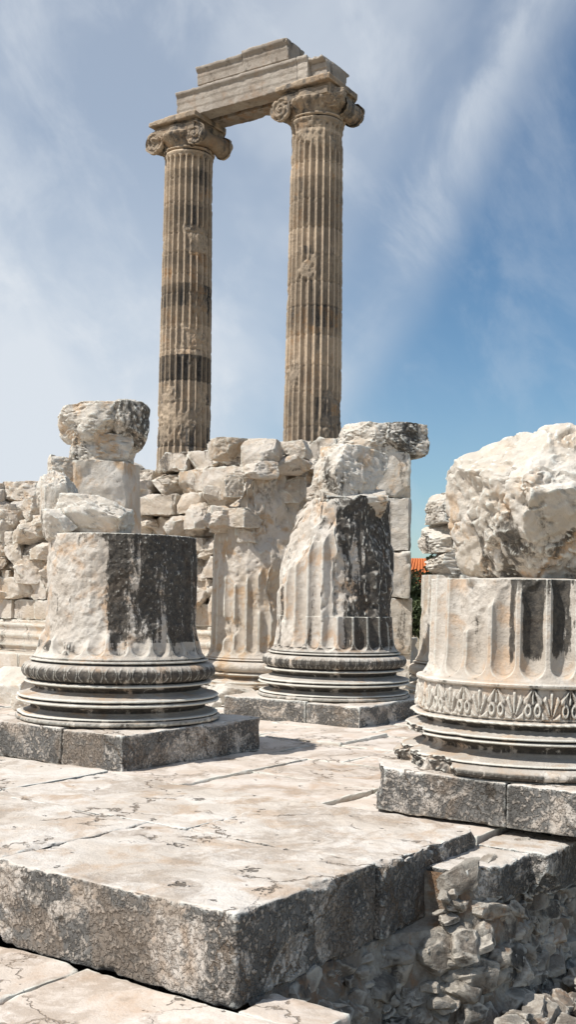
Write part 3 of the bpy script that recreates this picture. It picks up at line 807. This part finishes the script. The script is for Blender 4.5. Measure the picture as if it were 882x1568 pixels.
def capital(c, name, broken=False):
    acc = Acc()
    pr = [(SH, 0.82)] + torus_pts(SH + 0.01, SH + 0.10, 0.82, 0.89, 6) + [(SH + 0.12, 0.83), (SH + 0.2, 0.86), (SH + 0.33, 0.94), (SH + 0.45, 1.04), (SH + 0.52, 1.05), (SH + 0.58, 0.95), (SH + 0.8, 0.9)]
    z, r = dense(pr, 0.02)
    def eggs(T, Z): return 0.08 * ss(SH + 0.2, SH + 0.25, Z) * ss(SH + 0.55, SH + 0.5, Z) * (np.abs(np.sin(T * 12)) - 0.6)
    V, F, C = lathe(z, r, 24 * 10, seed=7, erode=0.06, fine=0.012, deco=eggs)
    acc.add(V + c, F, (0.44, 0.18, 0.6))
    zc = SH + 0.38
    for sa in (-1, 1):
        cc = c + sa * 0.87 * Ac + np.array([0, 0, zc])
        if broken and sa == 1:
            V, F = tube(cc - 0.15 * Bc, cc + 0.86 * Bc, lambda T, A_: 0.28 + 0.08 * np.abs(T - 0.4) ** 1.5 + 0.01 * np.cos(A_ * 12))
            acc.add(V, F, (0.42, 0.2, 0.4))
            V, F = disc_volute(cc + 0.86 * Bc, Bc, -Ac, 0.36); acc.add(V, F, (0.42, 0.2, 0.5))
            V, F = rock(cc - 0.4 * Bc - 0.05 * Ac + np.array([0, 0, 0.12]), (0.36, 0.40, 0.28), thc, 24, 91, 10, 0.3, 0.12); acc.add(V, F, (0.46, 0.1, 0.4))
            continue
        V, F = tube(cc - 0.84 * Bc, cc + 0.84 * Bc, lambda T, A_: 0.24 + 0.11 * (np.abs(T - 0.5) * 2) ** 1.8 + 0.012 * np.cos(T * 60) + 0.02 * np.exp(-((T - 0.5) / 0.05) ** 2), seed=3)
        acc.add(V, F, (0.42, 0.22, 0.5))
        V, F = disc_volute(cc - 0.85 * Bc, -Bc, Ac, 0.37, rot=sa); acc.add(V, F[:, ::-1], (0.44, 0.2, 0.4))
        V, F = disc_volute(cc + 0.85 * Bc, Bc, -Ac, 0.37, rot=sa); acc.add(V, F[:, ::-1], (0.44, 0.2, 0.4))
    for sb in (-1, 1):
        V, F = block(c + sb * 0.80 * Bc + np.array([0, 0, SH + 0.64]), (0.86, 0.07, 0.12), thc, 0.03, 0.02, 0.07, 0.012, 7)
        acc.add(V, F, (0.46, 0.15, 0.5))
    V, F = block(c + np.array([0, 0, SH + 0.70]), (0.90, 0.78, 0.20), thc, 0.05, 0.03, 0.08, 0.012, 9); acc.add(V, F, (0.38, 0.25, 0.5))
    V, F = block(c + np.array([0, 0, SH + 0.965]), (1.0, 1.0, 0.085), thc, 0.03, 0.02, 0.12, 0.02, 12, cuts=[((1, 1, 0), 1.25)]); acc.add(V, F, (0.50, 0.15, 0.4))
    acc.build(name, M_col, tuple(c + np.array([0, 0, SH])), TP)
capital(CL, "ionic_capital_left")
capital(CR, "ionic_capital_right", True)

M_arch = stone("architrave_marble", (0.47, 0.42, 0.36), (0.34, 0.29, 0.24), (0.38, 0.23, 0.13), (0.06, 0.055, 0.05), roughtex=0.8, bumpd=0.06, streak=(1.2, 0.5), thr=(0.60, 0.74), scl=0.7)
acc = Acc()
def arch_prof(zn):
    return 0.80 + 0.05 * (zn > -0.45) + 0.05 * (zn > 0.12) + 0.22 * ss(0.55, 0.85, zn)
def beam(a0, a1, boff, bw, z0, h, seed, prof, col, cuts=(), chip=0.07):
    c = CL + ((a0 + a1) / 2) * Ac + boff * Bc + np.array([0, 0, z0 + h / 2])
    V, F = block(c, ((a1 - a0) / 2, bw, h / 2), thc, 0.028, 0.012, chip, 0.014, seed, cuts, maxn=130, yprof=prof)
    acc.add(V, F, col)
beam(0.0, span - 0.35, -0.40, 0.36, ZT + 0.003, 0.84, 31, arch_prof, (0.50, 0.08, 0.4))
beam(span - 0.34, span + 0.04, -0.40, 0.36, ZT + 0.003, 0.86, 33, arch_prof, (0.70, 0.0, 0.1), cuts=[((-1, 0, 0.8), 0.38)])
beam(0.12, span - 0.05, 0.40, 0.38, ZT + 0.003, 0.78, 37, arch_prof, (0.36, 0.2, 1.0), chip=0.14)
beam(span + 0.05, span + 0.62, 0.1, 0.72, ZT + 0.003, 0.76, 39, arch_prof, (0.5, 0.15, 0.4), cuts=[((1, -0.1, 0.5), 0.42)], chip=0.12)
def fr_prof(zn): return 0.82 + 0.06 * (zn > -0.7) + 0.04 * (zn > 0.1) + 0.18 * ss(0.4, 0.8, zn)
beam(0.85, 2.7, -0.25, 0.50, ZT + 0.848, 0.66, 41, fr_prof, (0.48, 0.14, 0.3), chip=0.12)
beam(2.705, 4.45, -0.25, 0.50, ZT + 0.848, 0.74, 43, fr_prof, (0.48, 0.18, 0.3), cuts=[((1, 0, 0.8), 0.94)], chip=0.15)
acc.build("architrave", M_arch, tuple((CL + CR) / 2 + np.array([0, 0, ZT])), TP, sharp=40)

# ------------------------------------------------------------------ distant house with tiled roof
H = empty("tiled_roof_house", (10.4, 80, 0))
def boxobj(name, c, h, mat, par, theta=0.0, sd=1):
    acc = Acc(); V, F = block(c, h, theta, 1.0, 0.02, 0, 0.0, sd); acc.add(V, F); return acc.build(name, mat, tuple(c), par, smooth=False)
boxobj("walls", (10.4, 80, 1.2), (4.5, 4, 1.5), M_plaster, H)
acc = Acc()
V = np.array([[5.4, 75.4, 2.6], [15.4, 75.4, 2.6], [15.4, 84.6, 2.6], [5.4, 84.6, 2.6], [7.5, 80, 4.5], [13.3, 80, 4.5]])
acc.add(V, np.array([[0, 1, 5, 4], [2, 3, 4, 5], [3, 2, 1, 0]]))
Vt = np.array([[15.4, 75.4, 2.6], [15.4, 80, 2.6], [15.4, 84.6, 2.6], [13.3, 80, 4.5]]); acc.add(Vt, np.array([[0, 1, 2, 3]]))
Vt = np.array([[5.4, 75.4, 2.6], [7.5, 80, 4.5], [5.4, 84.6, 2.6], [5.4, 80, 2.6]]); acc.add(Vt, np.array([[0, 1, 2, 3]]))
for k in range(34):
    t = (k + 0.5) / 34
    p0 = np.array([5.4 + 10 * t, 75.35, 2.66]); p1 = np.array([7.5 + 5.8 * t, 80, 4.56])
    V, F = tube(p0, p1, lambda T, A_: 0.09 + 0 * T, n=8, m=3); acc.add(V, F)
acc.build("roof", M_tile, (10.4, 80, 3.5), H, smooth=False)
for k, x in enumerate((7.2, 9.6, 12.2)):
    boxobj("window_%d" % k, (x, 75.98, 1.5), (0.5, 0.05, 0.6), M_glass, H)
boxobj("door", (13.9, 75.98, 0.9), (0.45, 0.05, 1.0), M_bark, H)

# ------------------------------------------------------------------ trees
def tree(name, loc, hgt, cr, seed):
    r_ = random.Random(seed)
    root = empty(name, loc)
    acc = Acc(); base = np.array(loc, float)
    fork = base + np.array([0.1, 0, hgt * 0.35])
    V, F = tube(base, fork, lambda T, A_: 0.22 * (1 - 0.35 * T) + 0.02 * np.cos(A_ * 3), n=12, m=8); acc.add(V, F)
    tips = []
    for k in range(8):
        a = k * 0.8 + r_.uniform(-0.3, 0.3)
        e = fork + np.array([math.cos(a) * cr * 0.6, math.sin(a) * cr * 0.6, hgt * r_.uniform(0.15, 0.5)])
        V, F = tube(fork, e, lambda T, A_: 0.12 * (1 - 0.75 * T), n=8, m=6); acc.add(V, F); tips.append(e)
    acc.build("trunk_and_limbs", M_bark, loc, root)
    acc = Acc()
    npr = np.random.RandomState(seed)
    for e in tips + [fork + np.array([0, 0, hgt * 0.5])]:
        for q in range(3):
            cc = e + npr.normal(0, cr * 0.18, 3)
            n = 420
            d = npr.normal(0, 1, (n, 3)); d /= np.linalg.norm(d, axis=1)[:, None]
            pos = cc + d * (cr * 0.33 * npr.uniform(0.4, 1.0, (n, 1)) ** 0.5) * np.array([1, 1, 0.8])
            u = npr.normal(0, 1, (n, 3)); u /= np.linalg.norm(u, axis=1)[:, None]
            w = np.cross(u, npr.normal(0, 1, (n, 3))); w /= np.linalg.norm(w, axis=1)[:, None]
            sz = npr.uniform(0.05, 0.11, (n, 1))
            Q = np.stack([pos - u * sz, pos + w * sz * 0.5, pos + u * sz, pos - w * sz * 0.5], 1).reshape(-1, 3)
            acc.add(Q, np.arange(n * 4).reshape(-1, 4))
    acc.build("foliage", M_leaf, loc, root, smooth=False)
tree("olive_tree", (5.2, 42.0, -1.5), 4.6, 1.9, 4)
tree("olive_tree", (7.6, 47.0, -1.5), 4.4, 1.9, 9)
tree("olive_tree", (-16.0, 52.0, -1.5), 5.0, 2.2, 12)

# ------------------------------------------------------------------ light
sd = Vector((-0.80, -0.42, 0)).normalized()
elev = math.radians(56)
S = Vector((sd.x * math.cos(elev), sd.y * math.cos(elev), math.sin(elev)))
sun = bpy.data.lights.new("sun", 'SUN'); sun.energy = 5.0; sun.angle = math.radians(0.5); sun.color = (1.0, 0.955, 0.89)
so = bpy.data.objects.new("sun", sun); scene.collection.objects.link(so)
so.rotation_euler = S.to_track_quat('Z', 'Y').to_euler(); so.location = (-20, -10, 40)

w = bpy.data.worlds.new("World"); scene.world = w; w.use_nodes = True
nt = w.node_tree; N = nt.nodes; L = nt.links
bg = N["Background"]; bg.inputs["Strength"].default_value = 0.1
sky = N.new("ShaderNodeTexSky"); sky.sky_type = 'NISHITA'; sky.sun_disc = False
sky.sun_elevation = elev; sky.sun_rotation = math.atan2(S.x, S.y)
sky.air_density = 1.0; sky.dust_density = 0.3; sky.ozone_density = 2.3
tc = N.new("ShaderNodeTexCoord")
def mp(rot, sc, loc=(0, 0, 0)):
    m = N.new("ShaderNodeMapping"); m.vector_type = 'POINT'
    m.inputs["Rotation"].default_value = rot; m.inputs["Scale"].default_value = sc; m.inputs["Location"].default_value = loc
    return m
def math_(op, a, b=0.0):
    n = N.new("ShaderNodeMath"); n.operation = op
    for k, v in enumerate((a, b)):
        if isinstance(v, (int, float)): n.inputs[k].default_value = v
        else: L.new(v, n.inputs[k])
    return n.outputs[0]
def wmr(x, a, b, c=0.0, d=1.0):
    n = N.new("ShaderNodeMapRange"); n.interpolation_type = 'SMOOTHSTEP'
    L.new(x, n.inputs[0]); n.inputs[1].default_value = a; n.inputs[2].default_value = b
    n.inputs[3].default_value = c; n.inputs[4].default_value = d; return n.outputs[0]
def wn(vec, scale, det, rough, dist):
    n = N.new("ShaderNodeTexNoise"); n.inputs["Scale"].default_value = scale; n.inputs["Detail"].default_value = det
    n.inputs["Roughness"].default_value = rough; n.inputs["Distortion"].default_value = dist
    L.new(vec, n.inputs["Vector"]); return n.outputs["Fac"]
rotm = mp((0, math.radians(30), 0), (1, 1, 1)); L.new(tc.outputs["Generated"], rotm.inputs[0])
scm = mp((0, 0, 0), (4.2, 2.6, 3.2), (0.75, 0.2, 0.4)); L.new(rotm.outputs[0], scm.inputs[0])
nA = wn(scm.outputs[0], 1.0, 5, 0.58, 0.3)
scm2 = mp((0, 0, 0), (12, 8, 8), (1.7, 0.2, 0.1)); L.new(rotm.outputs[0], scm2.inputs[0])
nB = wn(scm2.outputs[0], 1.0, 8, 0.60, 0.4)
sep = N.new("ShaderNodeSeparateXYZ"); L.new(tc.outputs["Generated"], sep.inputs[0])
sX = math_('ADD', math_('SUBTRACT', sep.outputs[0], math_('MULTIPLY', sep.outputs[2], 0.543)), 0.060)
sX = math_('ADD', sX, math_('MULTIPLY', math_('SUBTRACT', nA, 0.5), 0.12))
sX = math_('ADD', sX, math_('MULTIPLY', math_('SUBTRACT', nB, 0.5), 0.06))
absS = math_('ABSOLUTE', sX)
band = math_('MULTIPLY', wmr(absS, 0.055, 0.0), wmr(nB, 0.30, 0.62, 0.45, 1.0))
left = wmr(sX, 0.03, -0.12, 0.0, 0.40)
low = math_('MULTIPLY', wmr(sep.outputs[2], 0.40, 0.04, 0.0, 0.62), wmr(sep.outputs[0], 0.08, -0.18, 0.06, 1.0))
puff = math_('MULTIPLY', wmr(nA, 0.42, 0.66), wmr(sX, 0.12, -0.05, 0.06, 0.28))
puff = math_('ADD', puff, math_('MULTIPLY', wmr(nB, 0.46, 0.74), wmr(sX, 0.30, -0.05, 0.12, 0.22)))
cov = math_('ADD', math_('ADD', math_('MULTIPLY', band, 0.36), left), math_('ADD', low, puff))
mcl = N.new("ShaderNodeClamp"); L.new(cov, mcl.inputs[0]); mcl.inputs["Max"].default_value = 0.95
hz = N.new("ShaderNodeMix"); hz.data_type = 'RGBA'; hz.blend_type = 'MULTIPLY'; hz.inputs[0].default_value = 1.0
L.new(sky.outputs[0], hz.inputs[6]); hz.inputs[7].default_value = (0.76, 0.96, 1.03, 1)
mx = N.new("ShaderNodeMix"); mx.data_type = 'RGBA'; L.new(mcl.outputs[0], mx.inputs[0]); L.new(hz.outputs[2], mx.inputs[6])
mx.inputs[7].default_value = (7.4, 7.9, 8.5, 1)
L.new(mx.outputs[2], bg.inputs["Color"])

# ------------------------------------------------------------------ camera
cam = bpy.data.cameras.new("camera"); co = bpy.data.objects.new("camera", cam); scene.collection.objects.link(co)
cam.sensor_fit = 'VERTICAL'; cam.sensor_height = 36; cam.sensor_width = 36; cam.lens = 1700 / 1568 * 36
cam.shift_y = 126 / 1568
cam.clip_start = 0.1; cam.clip_end = 6000
co.location = (0, 0, 1.86); co.rotation_euler = (math.radians(90), math.radians(-1.0), 0)
scene.camera = co
